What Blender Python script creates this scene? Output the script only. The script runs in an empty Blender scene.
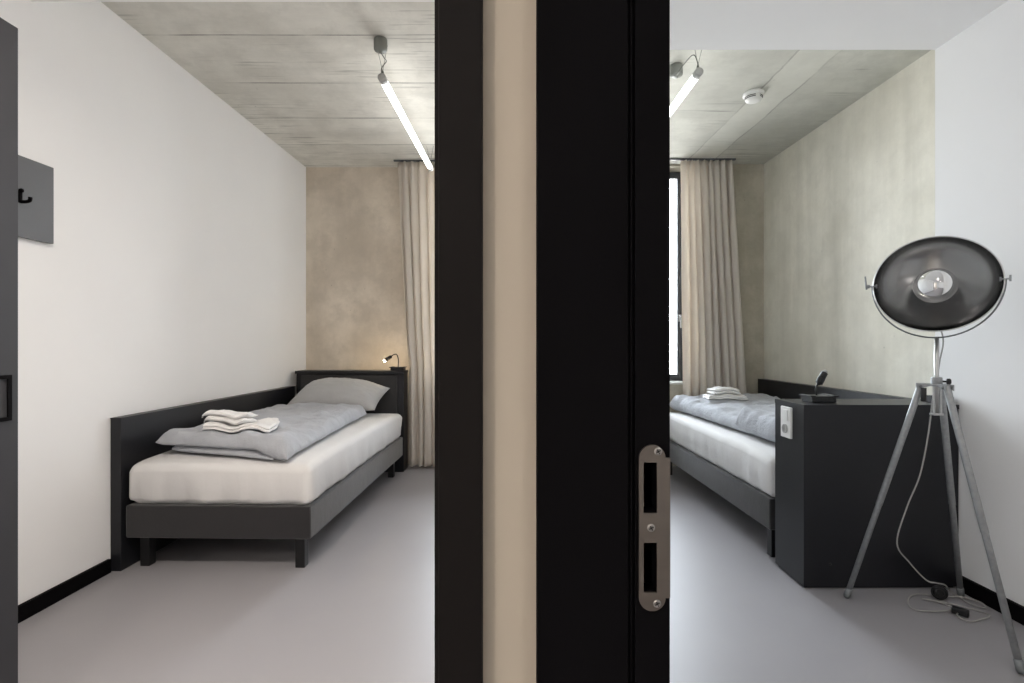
import bpy, bmesh, math, random
from mathutils import Vector, Matrix, noise
from mathutils.bvhtree import BVHTree

random.seed(7)
sc = bpy.context.scene
COL = sc.collection
F = 520.0
SL, SR = 0.025, -0.0231            # the two rooms splay a little: their long axes differ by under 3 degrees


def LW(u, y, z=0.0):               # left-room coordinates to the world
    return Vector((u + SL * y, y, z))


def RW(u, y, z=0.0):               # right-room coordinates to the world
    return Vector((u + SR * y, y, z))


# ------------------------------------------------------------------ materials
def new_mat(name):
    m = bpy.data.materials.new(name)
    m.use_nodes = True
    nt = m.node_tree
    return m, nt, nt.nodes['Principled BSDF']


def setp(b, **k):
    for n, v in k.items():
        b.inputs[n.replace('_', ' ')].default_value = v


def plain(name, rgb, rough=0.6, metal=0.0, spec=0.5, var=0.05, scale=6.0, bump=0.0, bscale=300.0, stretch=(1, 1, 1), bdist=0.001):
    m, nt, b = new_mat(name)
    setp(b, Roughness=rough, Metallic=metal)
    b.inputs['Specular IOR Level'].default_value = spec
    tc = nt.nodes.new('ShaderNodeTexCoord')
    mp = nt.nodes.new('ShaderNodeMapping'); mp.inputs['Scale'].default_value = stretch
    nt.links.new(tc.outputs['Object'], mp.inputs['Vector'])
    nz = nt.nodes.new('ShaderNodeTexNoise'); nz.inputs['Scale'].default_value = scale
    nz.inputs['Detail'].default_value = 5
    nt.links.new(mp.outputs['Vector'], nz.inputs['Vector'])
    r = nt.nodes.new('ShaderNodeValToRGB')
    r.color_ramp.elements[0].position = 0.3
    r.color_ramp.elements[1].position = 0.7
    r.color_ramp.elements[0].color = (*[c * (1 - var) for c in rgb], 1)
    r.color_ramp.elements[1].color = (*[min(1, c * (1 + var)) for c in rgb], 1)
    nt.links.new(nz.outputs['Fac'], r.inputs['Fac'])
    nt.links.new(r.outputs['Color'], b.inputs['Base Color'])
    if bump:
        n2 = nt.nodes.new('ShaderNodeTexNoise'); n2.inputs['Scale'].default_value = bscale
        n2.inputs['Detail'].default_value = 3
        nt.links.new(mp.outputs['Vector'], n2.inputs['Vector'])
        bp = nt.nodes.new('ShaderNodeBump'); bp.inputs['Strength'].default_value = bump
        bp.inputs['Distance'].default_value = bdist
        nt.links.new(n2.outputs['Fac'], bp.inputs['Height'])
        nt.links.new(bp.outputs['Normal'], b.inputs['Normal'])
    return m


def math_node(nt, op, a, b=None, c=None):
    n = nt.nodes.new('ShaderNodeMath'); n.operation = op
    for i, v in enumerate((a, b, c)):
        if v is None:
            continue
        if isinstance(v, (int, float)):
            n.inputs[i].default_value = v
        else:
            nt.links.new(v, n.inputs[i])
    return n.outputs[0]


def noise_at(nt, vec, scale, stretch, detail=6, rough=0.6, lo=0.3, hi=0.7):
    mp = nt.nodes.new('ShaderNodeMapping'); mp.inputs['Scale'].default_value = stretch
    nt.links.new(vec, mp.inputs['Vector'])
    nz = nt.nodes.new('ShaderNodeTexNoise')
    nz.inputs['Scale'].default_value = scale; nz.inputs['Detail'].default_value = detail
    nz.inputs['Roughness'].default_value = rough
    nt.links.new(mp.outputs['Vector'], nz.inputs['Vector'])
    mr = nt.nodes.new('ShaderNodeMapRange')
    mr.inputs['From Min'].default_value = lo; mr.inputs['From Max'].default_value = hi
    nt.links.new(nz.outputs['Fac'], mr.inputs['Value'])
    return mr.outputs['Result']


def mixc(nt, fac, a, b, mode='MIX'):
    n = nt.nodes.new('ShaderNodeMix'); n.data_type = 'RGBA'; n.blend_type = mode
    if isinstance(fac, (int, float)):
        n.inputs['Factor'].default_value = fac
    else:
        nt.links.new(fac, n.inputs['Factor'])
    for k, v in (('A', a), ('B', b)):
        s = [i for i in n.inputs if i.name == k and i.type == 'RGBA'][0]
        if isinstance(v, tuple):
            s.default_value = (*v, 1)
        else:
            nt.links.new(v, s)
    return [o for o in n.outputs if o.type == 'RGBA'][0]


def concrete(name, light, dark, streak, blot=1.3, joints=None, bands=None, board=False, mott=.42):
    """raw fair-faced concrete; joints = (start, step) of shuttering lines across Y; bands = x ranges of long smooth strips"""
    m, nt, b = new_mat(name)
    setp(b, Roughness=0.75)
    b.inputs['Specular IOR Level'].default_value = 0.3
    tc = nt.nodes.new('ShaderNodeTexCoord'); P = tc.outputs['Object']
    f1 = noise_at(nt, P, blot, (1, 1, 1), 8, 0.62, 0.36, 0.66)
    c = mixc(nt, f1, dark, light)
    f2 = noise_at(nt, P, 1.0, streak, 6, 0.6, 0.42, 0.72)
    f2 = math_node(nt, 'MULTIPLY', f2, 0.5)
    c = mixc(nt, f2, c, tuple(v * 0.80 for v in dark))
    f4 = noise_at(nt, P, 5.5, (1, 1, 1), 8, 0.68, 0.44, 0.62)
    c = mixc(nt, math_node(nt, 'MULTIPLY', f4, mott), c, tuple(v * 0.78 for v in dark))
    f3 = noise_at(nt, P, 28, (1, 1, 1), 5, 0.7, 0.3, 0.7)
    c = mixc(nt, math_node(nt, 'MULTIPLY', f3, 0.10), c, tuple(v * 0.72 for v in dark))
    # small blow holes
    vo = nt.nodes.new('ShaderNodeTexVoronoi'); vo.inputs['Scale'].default_value = 9
    nt.links.new(P, vo.inputs['Vector'])
    hole = math_node(nt, 'LESS_THAN', vo.outputs['Distance'], 0.05)
    gate = noise_at(nt, P, 3.0, (1, 1, 1), 2, 0.5, 0.52, 0.6)
    hole = math_node(nt, 'MULTIPLY', hole, gate)
    c = mixc(nt, math_node(nt, 'MULTIPLY', hole, 0.45), c, tuple(v * 0.4 for v in dark))
    height = f3
    sep = nt.nodes.new('ShaderNodeSeparateXYZ'); nt.links.new(P, sep.inputs[0])
    if board:
        # short dark dashes left by the shuttering boards
        d = noise_at(nt, P, 1.0, (2.2, 55, 1), 3, 0.5, 0.58, 0.66)
        g = noise_at(nt, P, 1.4, (1, 1, 1), 3, 0.5, 0.46, 0.56)
        d = math_node(nt, 'MULTIPLY', d, g)
        c = mixc(nt, math_node(nt, 'MULTIPLY', d, 0.75), c, tuple(v * 0.5 for v in dark))
    if joints:
        y0, st = joints
        wob = noise_at(nt, P, 1.5, (1, 1, 1), 3, 0.5, 0, 1)
        yy = math_node(nt, 'ADD', sep.outputs['Y'], math_node(nt, 'MULTIPLY', math_node(nt, 'SUBTRACT', wob, 0.5), 0.012))
        q = math_node(nt, 'DIVIDE', math_node(nt, 'SUBTRACT', yy, y0 - st / 2), st)
        q = math_node(nt, 'ABSOLUTE', math_node(nt, 'SUBTRACT', math_node(nt, 'FRACT', q), 0.5))
        ln = math_node(nt, 'LESS_THAN', q, 0.0095)
        g = noise_at(nt, P, 2.6, (1, 2.5, 1), 4, 0.6, 0.36, 0.62)
        ln = math_node(nt, 'MULTIPLY', ln, math_node(nt, 'MULTIPLY_ADD', g, 0.85, 0.10))
        c = mixc(nt, ln, c, tuple(v * 0.18 for v in dark))
    if bands:
        for (x0, x1, slope) in bands:
            wob = noise_at(nt, P, 2.2, (1, 1, 1), 5, 0.6, 0, 1)
            xx = math_node(nt, 'ADD', sep.outputs['X'], math_node(nt, 'MULTIPLY', sep.outputs['Y'], -slope))
            xx = math_node(nt, 'ADD', xx, math_node(nt, 'MULTIPLY', math_node(nt, 'SUBTRACT', wob, 0.5), 0.05))
            ins = math_node(nt, 'MULTIPLY', math_node(nt, 'GREATER_THAN', xx, x0), math_node(nt, 'LESS_THAN', xx, x1))
            c = mixc(nt, math_node(nt, 'MULTIPLY', ins, 0.35), c, tuple(min(1, v * 1.12) for v in light))
            for xe in (x0, x1):
                e = math_node(nt, 'LESS_THAN', math_node(nt, 'ABSOLUTE', math_node(nt, 'SUBTRACT', xx, xe)), 0.006)
                g = noise_at(nt, P, 2.0, (1, 1, 1), 4, 0.6, 0.38, 0.62)
                c = mixc(nt, math_node(nt, 'MULTIPLY', e, math_node(nt, 'MULTIPLY', g, 0.6)), c, tuple(v * 0.4 for v in dark))
    nt.links.new(c, b.inputs['Base Color'])
    bp = nt.nodes.new('ShaderNodeBump'); bp.inputs['Strength'].default_value = 0.12
    bp.inputs['Distance'].default_value = 0.004
    nt.links.new(height, bp.inputs['Height']); nt.links.new(bp.outputs['Normal'], b.inputs['Normal'])
    return m


def emissive(name, rgb, strength):
    m, nt, b = new_mat(name)
    setp(b, Base_Color=(*rgb, 1), Roughness=0.4)
    b.inputs['Emission Color'].default_value = (*rgb, 1)
    b.inputs['Emission Strength'].default_value = strength
    return m


def weave(name, rgb, rough=0.9, var=0.06, wscale=420.0, bump=0.35, sheen=0.15):
    m, nt, b = new_mat(name)
    setp(b, Roughness=rough)
    b.inputs['Specular IOR Level'].default_value = 0.2
    b.inputs['Sheen Weight'].default_value = sheen
    tc = nt.nodes.new('ShaderNodeTexCoord'); P = tc.outputs['Object']
    f = noise_at(nt, P, 5, (1, 1, 1), 6, 0.6)
    c = mixc(nt, f, tuple(v * (1 - var) for v in rgb), tuple(min(1, v * (1 + var)) for v in rgb))
    fine = noise_at(nt, P, wscale, (1, 1, 1), 2, 0.6)
    c = mixc(nt, math_node(nt, 'MULTIPLY', fine, 0.18), c, tuple(v * 0.6 for v in rgb))
    nt.links.new(c, b.inputs['Base Color'])
    soft = noise_at(nt, P, 16, (1, 1, 1), 5, 0.55)
    h = math_node(nt, 'ADD', math_node(nt, 'MULTIPLY', fine, 0.12), soft)
    bp = nt.nodes.new('ShaderNodeBump'); bp.inputs['Strength'].default_value = bump
    bp.inputs['Distance'].default_value = 0.006
    nt.links.new(h, bp.inputs['Height']); nt.links.new(bp.outputs['Normal'], b.inputs['Normal'])
    return m


M = {}
M['white'] = plain('white_plaster', (0.85, 0.85, 0.85), 0.85, spec=0.2, var=0.012, scale=2.0, bump=0.06, bscale=220)
M['cream'] = plain('cream_plaster', (0.52, 0.455, 0.37), 0.8, spec=0.2, var=0.02, scale=2.0, bump=0.05, bscale=220)
M['resin'] = plain('grey_resin_floor', (0.315, 0.305, 0.317), 0.42, spec=0.35, var=0.03, scale=1.6, bump=0.03, bscale=60)
M['conc_ceil_l'] = concrete('board_marked_concrete', (0.80, 0.785, 0.73), (0.63, 0.615, 0.56), (0.9, 6, 1), joints=(2.777, 0.51), board=True)
M['conc_ceil_r'] = concrete('cast_concrete_soffit', (0.66, 0.66, 0.60), (0.53, 0.53, 0.48), (0.9, 4, 1), bands=[(1.686, 1.92, SR)], board=True)
M['conc_wall_r'] = concrete('pale_concrete', (0.80, 0.775, 0.69), (0.67, 0.645, 0.555), (6, 6, 0.5), blot=1.6, mott=.26)
M['conc_wall_l'] = concrete('warm_concrete', (0.76, 0.68, 0.58), (0.60, 0.525, 0.435), (4, 4, 0.8), blot=2.2)
M['conc_end_r'] = concrete('dull_concrete', (0.56, 0.525, 0.44), (0.42, 0.385, 0.31), (4, 4, 0.7), blot=2.0)
M['black_board'] = plain('black_laminate', (0.0125, 0.013, 0.016), 0.38, spec=0.38, var=0.06, scale=20)
M['black_paint'] = plain('black_lacquer', (0.0032, 0.0028, 0.0034), 0.7, spec=0.06, var=0.06, scale=12)
M['black_brown'] = plain('brown_black_lacquer', (0.008, 0.0065, 0.006), 0.6, spec=0.12, var=0.06, scale=12)
M['grey_door'] = plain('charcoal_laminate', (0.024, 0.024, 0.028), 0.55, var=0.05, scale=9)
M['grey_panel'] = plain('grey_metal_panel', (0.105, 0.106, 0.110), 0.45, metal=0.2, var=0.04, scale=9)
M['black_plastic'] = plain('black_plastic', (0.007, 0.007, 0.008), 0.4, var=0.05)
M['pad'] = weave('charcoal_upholstery', (0.048, 0.047, 0.048), 0.92, 0.08, 500, 0.12, 0.05)
M['base'] = weave('dark_grey_bed_fabric', (0.025, 0.0235, 0.025), 0.92, 0.08, 500, 0.12, 0.40)
M['sheet'] = weave('white_fitted_sheet', (0.71, 0.70, 0.695), 0.9, 0.015, 600, 0.10, 0.05)
M['duvet'] = weave('grey_cotton_duvet', (0.44, 0.455, 0.49), 0.9, 0.03, 500, 0.8, 0.1)
M['pillow'] = weave('pale_grey_cotton', (0.42, 0.42, 0.42), 0.9, 0.03, 500, 0.35, 0.1)
M['towel'] = weave('white_terry', (0.82, 0.81, 0.80), 0.95, 0.02, 260, 0.5, 0.3)
M['curtain'] = weave('taupe_linen', (0.76, 0.715, 0.66), 0.9, 0.05, 400, 0.12, 0.1)
# the linen lets some daylight through
nt = M['curtain'].node_tree; pb = nt.nodes['Principled BSDF']
tl_ = nt.nodes.new('ShaderNodeBsdfTranslucent'); tl_.inputs['Color'].default_value = (.75, .69, .61, 1)
mx = nt.nodes.new('ShaderNodeMixShader'); mx.inputs[0].default_value = .40
nt.links.new(pb.outputs[0], mx.inputs[1]); nt.links.new(tl_.outputs[0], mx.inputs[2])
nt.links.new(mx.outputs[0], [q for q in nt.nodes if q.type == 'OUTPUT_MATERIAL'][0].inputs['Surface'])
M['steel'] = plain('brushed_steel', (0.17, 0.145, 0.125), 0.42, metal=0.8, var=0.08, scale=5, stretch=(1, 1, 12))
M['screw'] = plain('screw_steel', (0.36, 0.34, 0.32), 0.35, metal=1.0)
M['slot'] = plain('screw_slot_shade', (0.02, 0.02, 0.02), 0.8)  # dark colour stands in for the shade inside the recessed cross
M['dark_hole'] = plain('dark_wood_recess', (0.02, 0.015, 0.01), 0.8, var=0.3, scale=40)
M['leg_metal'] = plain('grey_cast_metal', (0.33, 0.34, 0.345), 0.45, metal=0.55, var=0.12, scale=60)
M['leg_dark'] = plain('worn_grey_metal', (0.20, 0.21, 0.215), 0.5, metal=0.5, var=0.15, scale=60)
M['chrome'] = plain('mirror_chrome', (0.88, 0.88, 0.88), 0.04, metal=1.0, var=0.0)
M['dish_in'] = plain('dark_nickel', (0.27, 0.27, 0.27), 0.20, metal=1.0, var=0.05, scale=8)
M['dish_out'] = plain('satin_nickel', (0.55, 0.55, 0.54), 0.3, metal=1.0, var=0.05, scale=8)
M['cable'] = plain('grey_cable', (0.36, 0.35, 0.335), 0.55, var=0.05)
M['wire'] = plain('dark_wire', (0.14, 0.145, 0.13), 0.5, metal=0.3)
M['canopy'] = plain('grey_green_metal', (0.22, 0.23, 0.21), 0.5, metal=0.3)
M['plastic_white'] = plain('white_plastic', (0.80, 0.80, 0.78), 0.4, var=0.01)
M['plastic_grey'] = plain('grey_plastic', (0.42, 0.42, 0.41), 0.45, var=0.02)
M['anthracite'] = plain('anthracite_aluminium', (0.075, 0.08, 0.088), 0.45, var=0.04)
M['tube'] = emissive('led_tube', (1.0, 0.99, 0.97), 3.6)
M['tube_dim'] = emissive('led_tube_cool', (1.0, 1.0, 0.99), 3.6)
M['bulb_on'] = emissive('warm_led', (1.0, 0.80, 0.50), 60.0)
M['downlight'] = emissive('downlight_lens', (1.0, 0.90, 0.78), 8.0)
m, nt, b = new_mat('window_glass')
out = [n for n in nt.nodes if n.type == 'OUTPUT_MATERIAL'][0]
tr = nt.nodes.new('ShaderNodeBsdfTransparent'); gl = nt.nodes.new('ShaderNodeBsdfGlossy'); gl.inputs['Roughness'].default_value = 0.02
fr = nt.nodes.new('ShaderNodeFresnel'); fr.inputs['IOR'].default_value = 1.45
mx = nt.nodes.new('ShaderNodeMixShader')
nt.links.new(fr.outputs[0], mx.inputs[0]); nt.links.new(tr.outputs[0], mx.inputs[1]); nt.links.new(gl.outputs[0], mx.inputs[2])
nt.links.new(mx.outputs[0], out.inputs['Surface'])
M['glass'] = m


# ------------------------------------------------------------------ mesh helpers
def link(name, bm, mat, parent=None, smooth=False, loc=None):
    me = bpy.data.meshes.new(name)
    bmesh.ops.recalc_face_normals(bm, faces=bm.faces)
    bm.to_mesh(me); bm.free()
    for mm in (mat if isinstance(mat, (list, tuple)) else [mat]):
        me.materials.append(mm)
    if smooth:
        for p in me.polygons:
            p.use_smooth = True
    o = bpy.data.objects.new(name, me)
    COL.objects.link(o)
    if parent:
        o.parent = parent
    if loc is not None:
        o.location = loc
    return o


def auto_smooth(o, ang=35):
    me = o.data
    for p in me.polygons:
        p.use_smooth = True
    bm = bmesh.new(); bm.from_mesh(me)
    for e in bm.edges:
        if len(e.link_faces) == 2 and e.calc_face_angle(0) > math.radians(ang):
            e.smooth = False
    bm.to_mesh(me); bm.free()
    return o


def box(bm, x0, x1, y0, y1, z0, z1, bevel=0.0, seg=2):
    r = bmesh.ops.create_cube(bm, size=1.0)
    vs = r['verts']
    for v in vs:
        v.co = Vector(((x0 + x1) / 2 + v.co.x * (x1 - x0), (y0 + y1) / 2 + v.co.y * (y1 - y0), (z0 + z1) / 2 + v.co.z * (z1 - z0)))
    if bevel:
        es = list({e for v in vs for e in v.link_edges})
        bmesh.ops.bevel(bm, geom=es, offset=bevel, segments=seg, profile=0.6, affect='EDGES')
    return bm


def prism(bm, poly, z0, z1):
    lo = [bm.verts.new((p[0], p[1], z0)) for p in poly]
    hi = [bm.verts.new((p[0], p[1], z1)) for p in poly]
    bm.faces.new(lo[::-1]); bm.faces.new(hi)
    n = len(poly)
    for i in range(n):
        bm.faces.new((lo[i], lo[(i + 1) % n], hi[(i + 1) % n], hi[i]))


def frame_of(d):
    d = d.normalized()
    a = Vector((0, 0, 1)) if abs(d.z) < 0.9 else Vector((1, 0, 0))
    x = d.cross(a).normalized()
    return x, d.cross(x).normalized()


def tube(bm, pts, r, n=10, cap=True):
    pts = [Vector(p) for p in pts]
    rs = r if isinstance(r, (list, tuple)) else [r] * len(pts)
    rings = []
    px = None
    for i, p in enumerate(pts):
        d = (pts[min(i + 1, len(pts) - 1)] - pts[max(i - 1, 0)])
        if d.length < 1e-9:
            d = Vector((0, 0, 1))
        d.normalize()
        if px is None:
            x, y = frame_of(d)
        else:
            x = (px - d * px.dot(d)).normalized(); y = d.cross(x).normalized()
        px = x
        rings.append([bm.verts.new(p + (x * math.cos(2 * math.pi * k / n) + y * math.sin(2 * math.pi * k / n)) * rs[i]) for k in range(n)])
    for a, b2 in zip(rings, rings[1:]):
        for k in range(n):
            bm.faces.new((a[k], a[(k + 1) % n], b2[(k + 1) % n], b2[k]))
    if cap:
        bm.faces.new(rings[0][::-1]); bm.faces.new(rings[-1])
    return bm


def spline(pts, steps=8):
    pts = [Vector(p) for p in pts]
    out = []
    for i in range(len(pts) - 1):
        p0, p1, p2, p3 = pts[max(i - 1, 0)], pts[i], pts[i + 1], pts[min(i + 2, len(pts) - 1)]
        for s in range(steps):
            t = s / steps
            out.append(0.5 * ((2 * p1) + (p2 - p0) * t + (2 * p0 - 5 * p1 + 4 * p2 - p3) * t * t + (3 * p1 - p0 - 3 * p2 + p3) * t ** 3))
    out.append(pts[-1])
    return out


def lathe(bm, prof, n=32, mat4=None, mi=None):
    """prof = [(r, z)...] round the z axis; r of 0 closes; mi = material index per segment"""
    rings = []
    for (r, z) in prof:
        if r < 1e-7:
            rings.append([bm.verts.new((0, 0, z))])
        else:
            rings.append([bm.verts.new((r * math.cos(2 * math.pi * k / n), r * math.sin(2 * math.pi * k / n), z)) for k in range(n)])
    for i, (a, b2) in enumerate(zip(rings, rings[1:])):
        for k in range(n):
            k2 = (k + 1) % n
            if len(a) == 1 and len(b2) == 1:
                continue
            if len(a) == 1:
                f = bm.faces.new((a[0], b2[k2], b2[k]))
            elif len(b2) == 1:
                f = bm.faces.new((a[k], a[k2], b2[0]))
            else:
                f = bm.faces.new((a[k], a[k2], b2[k2], b2[k]))
            if mi:
                f.material_index = mi[i]
    if mat4 is not None:
        vs = [v for r in rings for v in r]
        for v in vs:
            v.co = mat4 @ v.co
    return bm


def axis_matrix(origin, zdir, xhint=None):
    z = Vector(zdir).normalized()
    if xhint is None:
        x, y = frame_of(z)
    else:
        x = Vector(xhint); x = (x - z * x.dot(z)).normalized(); y = z.cross(x)
    mm = Matrix.Identity(4)
    for i in range(3):
        mm[i][0], mm[i][1], mm[i][2], mm[i][3] = x[i], y[i], z[i], origin[i]
    return mm


def tag(o, label=None, cat=None, group=None, kind=None):
    if label: o['label'] = label
    if cat: o['category'] = cat
    if group: o['group'] = group
    if kind: o['kind'] = kind
    return o


def thing(name, label, cat, loc, rz=0.0, group=None):
    o = bpy.data.objects.new(name, None); o.empty_display_size = 0.1
    COL.objects.link(o)
    o.location = loc; o.rotation_euler = (0, 0, rz)
    return tag(o, label, cat, group)


def struct(name, bm, mat, label=None, parent=None):
    o = link(name, bm, mat, parent)
    if not parent:
        o['kind'] = 'structure'
        if label:
            o['label'] = label
    return o


RL, RR = -SL, -SR                  # turn of each room's own axes about z

# ------------------------------------------------------------------ the setting
H, HB = 2.77, 2.54                 # concrete soffit, lowered ceiling of the entry strip
YB = -1.9
YL, YR = 4.857, 4.77               # far walls of the two rooms
UL, UC, UW = -2.045, 2.42, 2.10    # left wall, right concrete wall, right white wall
YW = 2.51                          # where the white wall stops
YDL, YDR = 2.158, 2.51             # far edge of the lowered ceilings

bm = bmesh.new(); prism(bm, [LW(-2.4, YB - .3)[:2], (2.9, YB - .3), (2.9, 5.2), LW(-2.4, 5.2)[:2]], -0.12, 0.0)
struct('floor', bm, M['resin'], 'smooth light grey resin floor')

bm = bmesh.new(); prism(bm, [LW(UL, YB)[:2], LW(UL, YL + .3)[:2], LW(UL - .15, YL + .3)[:2], LW(UL - .15, YB)[:2]], 0, H + .1)
struct('wall_left', bm, M['white'], 'smooth white wall of the left room')

bm = bmesh.new(); prism(bm, [RW(UW, YB)[:2], RW(UW, YW)[:2], RW(UC + .25, YW)[:2], RW(UC + .25, YB)[:2]], 0, H + .1)
struct('wall_right', bm, M['white'], 'white wall jutting in behind the tripod lamp')
bm = bmesh.new(); prism(bm, [RW(UC, YW)[:2], RW(UC, YR + .3)[:2], RW(UC + .15, YR + .3)[:2], RW(UC + .15, YW)[:2]], 0, H + .1)
struct('wall_right_side', bm, M['conc_wall_r'], 'raw concrete wall of the right room')


def holed(name, x0, x1, y0, y1, wx0, wx1, wz0, wz1, mat, label):
    bm = bmesh.new()
    box(bm, x0, wx0, y0, y1, 0, H + .1); box(bm, wx1, x1, y0, y1, 0, H + .1)
    box(bm, wx0, wx1, y0, y1, 0, wz0); box(bm, wx0, wx1, y0, y1, wz1, H + .1)
    return struct(name, bm, mat, label)


WLX = (-0.74, -0.085); WRX = (0.66, 1.625); WZ = (0.765, 2.75)
holed('wall_back_left', LW(UL, YL).x, -0.04, YL, YL + .3, *WLX, *WZ, M['conc_wall_l'], 'warm raw concrete wall behind the left bed')
holed('wall_back_right', 0.10, RW(UC, YR).x, YR, YR + .3, *WRX, *WZ, M['conc_end_r'], 'raw concrete wall around the right window')

# party wall between the two rooms, with the doorway the view is taken from
PX0, PX1, PY = -0.072, 0.152, 0.556
bm = bmesh.new()
box(bm, PX0, PX1, PY, 5.1, 0, H + .1); box(bm, PX0, PX1, YB, -0.42, 0, H + .1); box(bm, PX0, PX1, -0.42, PY, 2.08, H + .1)
for f in bm.faces:                  # its long sides are white like the rooms, the ends in the doorway are cream
    c = f.calc_center_median()
    if abs(c.y - PY) < 1e-4 or abs(c.y + .42) < 1e-4:
        f.material_index = 1
struct('wall_middle', bm, [M['white'], M['cream']], 'wall between the two rooms, its plastered end cream')
bm = bmesh.new(); prism(bm, [LW(UL - .15, YB)[:2], (2.8, YB), (2.8, YB - .15), LW(UL - .15, YB - .15)[:2]], 0, H + .1)
struct('wall_front', bm, M['white'])

bm = bmesh.new(); prism(bm, [LW(UL, YDL)[:2], (PX0, YDL), (PX0, YL), LW(UL, YL)[:2]], H, H + .12)
struct('ceiling', bm, M['conc_ceil_l'], 'board-marked concrete ceiling of the left room')
bm = bmesh.new(); prism(bm, [(PX1, YDR), RW(UC, YDR)[:2], RW(UC, YR)[:2], (PX1, YR)], H, H + .12)
struct('ceiling_right', bm, M['conc_ceil_r'], 'concrete ceiling of the right room')
bm = bmesh.new(); prism(bm, [LW(UL, YB)[:2], (PX0, YB), (PX0, YDL), LW(UL, YDL)[:2]], HB, H + .12)
struct('ceiling_lowered_left', bm, M['white'], 'lowered white ceiling at the top of the left room')
bm = bmesh.new(); prism(bm, [(PX1, YB), RW(UW, YB)[:2], RW(UW, YDR)[:2], (PX1, YDR)], HB, H + .12)
struct('ceiling_lowered_right', bm, M['white'], 'lowered white ceiling at the top of the right room')

bm = bmesh.new(); prism(bm, [LW(UL, 1.51)[:2], LW(UL + .016, 1.51)[:2], LW(UL + .016, 2.55)[:2], LW(UL, 2.55)[:2]], 0, .066)
struct('baseboard_left', bm, M['black_paint'], 'black baseboard along the left white wall')
bm = bmesh.new(); prism(bm, [RW(UW, YB)[:2], RW(UW - .018, YB)[:2], RW(UW - .018, 2.366)[:2], RW(UW, 2.366)[:2]], 0, .068)
struct('baseboard_right', bm, M['black_paint'], 'black baseboard along the right white wall')

# ---- the two door frames seen end on in the doorway
S = 0.536 / F
def fx(px): return (px - 512) * S
bm = bmesh.new()
box(bm, fx(434), fx(437.2), .540, .60, 0, 2.08)
box(bm, fx(438.2), fx(482), .536, .5605, 0, 2.08, .0012)
box(bm, fx(437.2), fx(438.2), .5395, .56, 0, 2.08)
d2 = struct('door_2', bm, M['black_brown'], 'narrow brown-black door frame beside the cream wall end')
bm = bmesh.new()
box(bm, fx(537), fx(628.5), .536, .557, 0, 2.08, .0012)
box(bm, fx(628.5), fx(635), .541, .557, 0, 2.08)
box(bm, fx(631), fx(632.6), .5375, .5415, 0, 2.08)
# the rebate that takes the lock, opened behind the two slots of the plate
X0, X1 = fx(635), fx(670)
zs = lambda py: 1.12 + (344 - py) * S
sl = [(zs(512.5), zs(462)), (zs(591.5), zs(542))]
sx0, sx1 = fx(643), fx(656.5)
box(bm, X0, X1, .536, .60, 0, sl[1][0], 0.0008); box(bm, X0, X1, .536, .60, sl[0][1], 2.08, 0.0008)
box(bm, X0, X1, .536, .60, sl[1][1], sl[0][0])
for a, c in sl:
    box(bm, X0, sx0, .536, .60, a, c); box(bm, sx1, X1, .536, .60, a, c); box(bm, sx0, sx1, .556, .60, a, c)
d1 = struct('door_1', bm, M['black_paint'], 'broad black door frame with a steel strike plate')
# strike plate: rounded ends, two slots, a lip along its right edge
bm = bmesh.new()
px0, px1 = fx(638.3), fx(665.2); pz0, pz1 = zs(610), zs(444.5); rr = (px1 - px0) / 2 * .98
outer = []
for k in range(13):
    t = math.pi * k / 12
    outer.append(((px0 + px1) / 2 + rr * math.cos(t), pz1 - rr + rr * math.sin(t)))
for k in range(13):
    t = math.pi + math.pi * k / 12
    outer.append(((px0 + px1) / 2 + rr * math.cos(t), pz0 + rr + rr * math.sin(t)))
lip0, lip1 = zs(597), zs(457.5)
yf, yb = .5335, .5359
# build in horizontal strips so that the slots stay open
def outline_x(z):
    if z > pz1 - rr:
        h = math.sqrt(max(0, rr * rr - (z - pz1 + rr) ** 2))
    elif z < pz0 + rr:
        h = math.sqrt(max(0, rr * rr - (z - pz0 - rr) ** 2))
    else:
        h = rr
    c = (px0 + px1) / 2
    return c - h, (fx(669.6) if lip0 <= z <= lip1 else c + h)
zlist = sorted(set([pz0 + (pz1 - pz0) * 0.0015] + [pz0 + rr * (1 - math.cos(math.pi / 2 * k / 10)) for k in range(1, 11)] +
                   [pz1 - rr * (1 - math.cos(math.pi / 2 * k / 10)) for k in range(1, 11)] + [pz1 - (pz1 - pz0) * 0.0015] +
                   [lip0, lip0 - 1e-5, lip1, lip1 + 1e-5] + [v for s_ in sl for v in s_]))
for za, zb in zip(zlist, zlist[1:]):
    zm = (za + zb) / 2
    def quad(xa0, xa1, xb0, xb1):
        v = [bm.verts.new(c) for c in ((xa0, yf, za), (xa1, yf, za), (xb1, yf, zb), (xb0, yf, zb), (xa0, yb, za), (xa1, yb, za), (xb1, yb, zb), (xb0, yb, zb))]
        for f in ((0, 1, 2, 3), (4, 7, 6, 5), (0, 4, 5, 1), (1, 5, 6, 2), (2, 6, 7, 3), (3, 7, 4, 0)):
            bm.faces.new([v[i] for i in f])
    (a0, a1), (b0, b1) = outline_x(za + 1e-7), outline_x(zb - 1e-7)
    if any(s0 < zm < s1 for s0, s1 in sl):
        quad(a0, sx0, b0, sx0); quad(sx1, a1, sx1, b1)
    else:
        quad(a0, a1, b0, b1)
plate = link('strike_plate', bm, M['steel'], d1)
plate['label'] = 'brushed steel strike plate with two slots and three screws'
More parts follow.
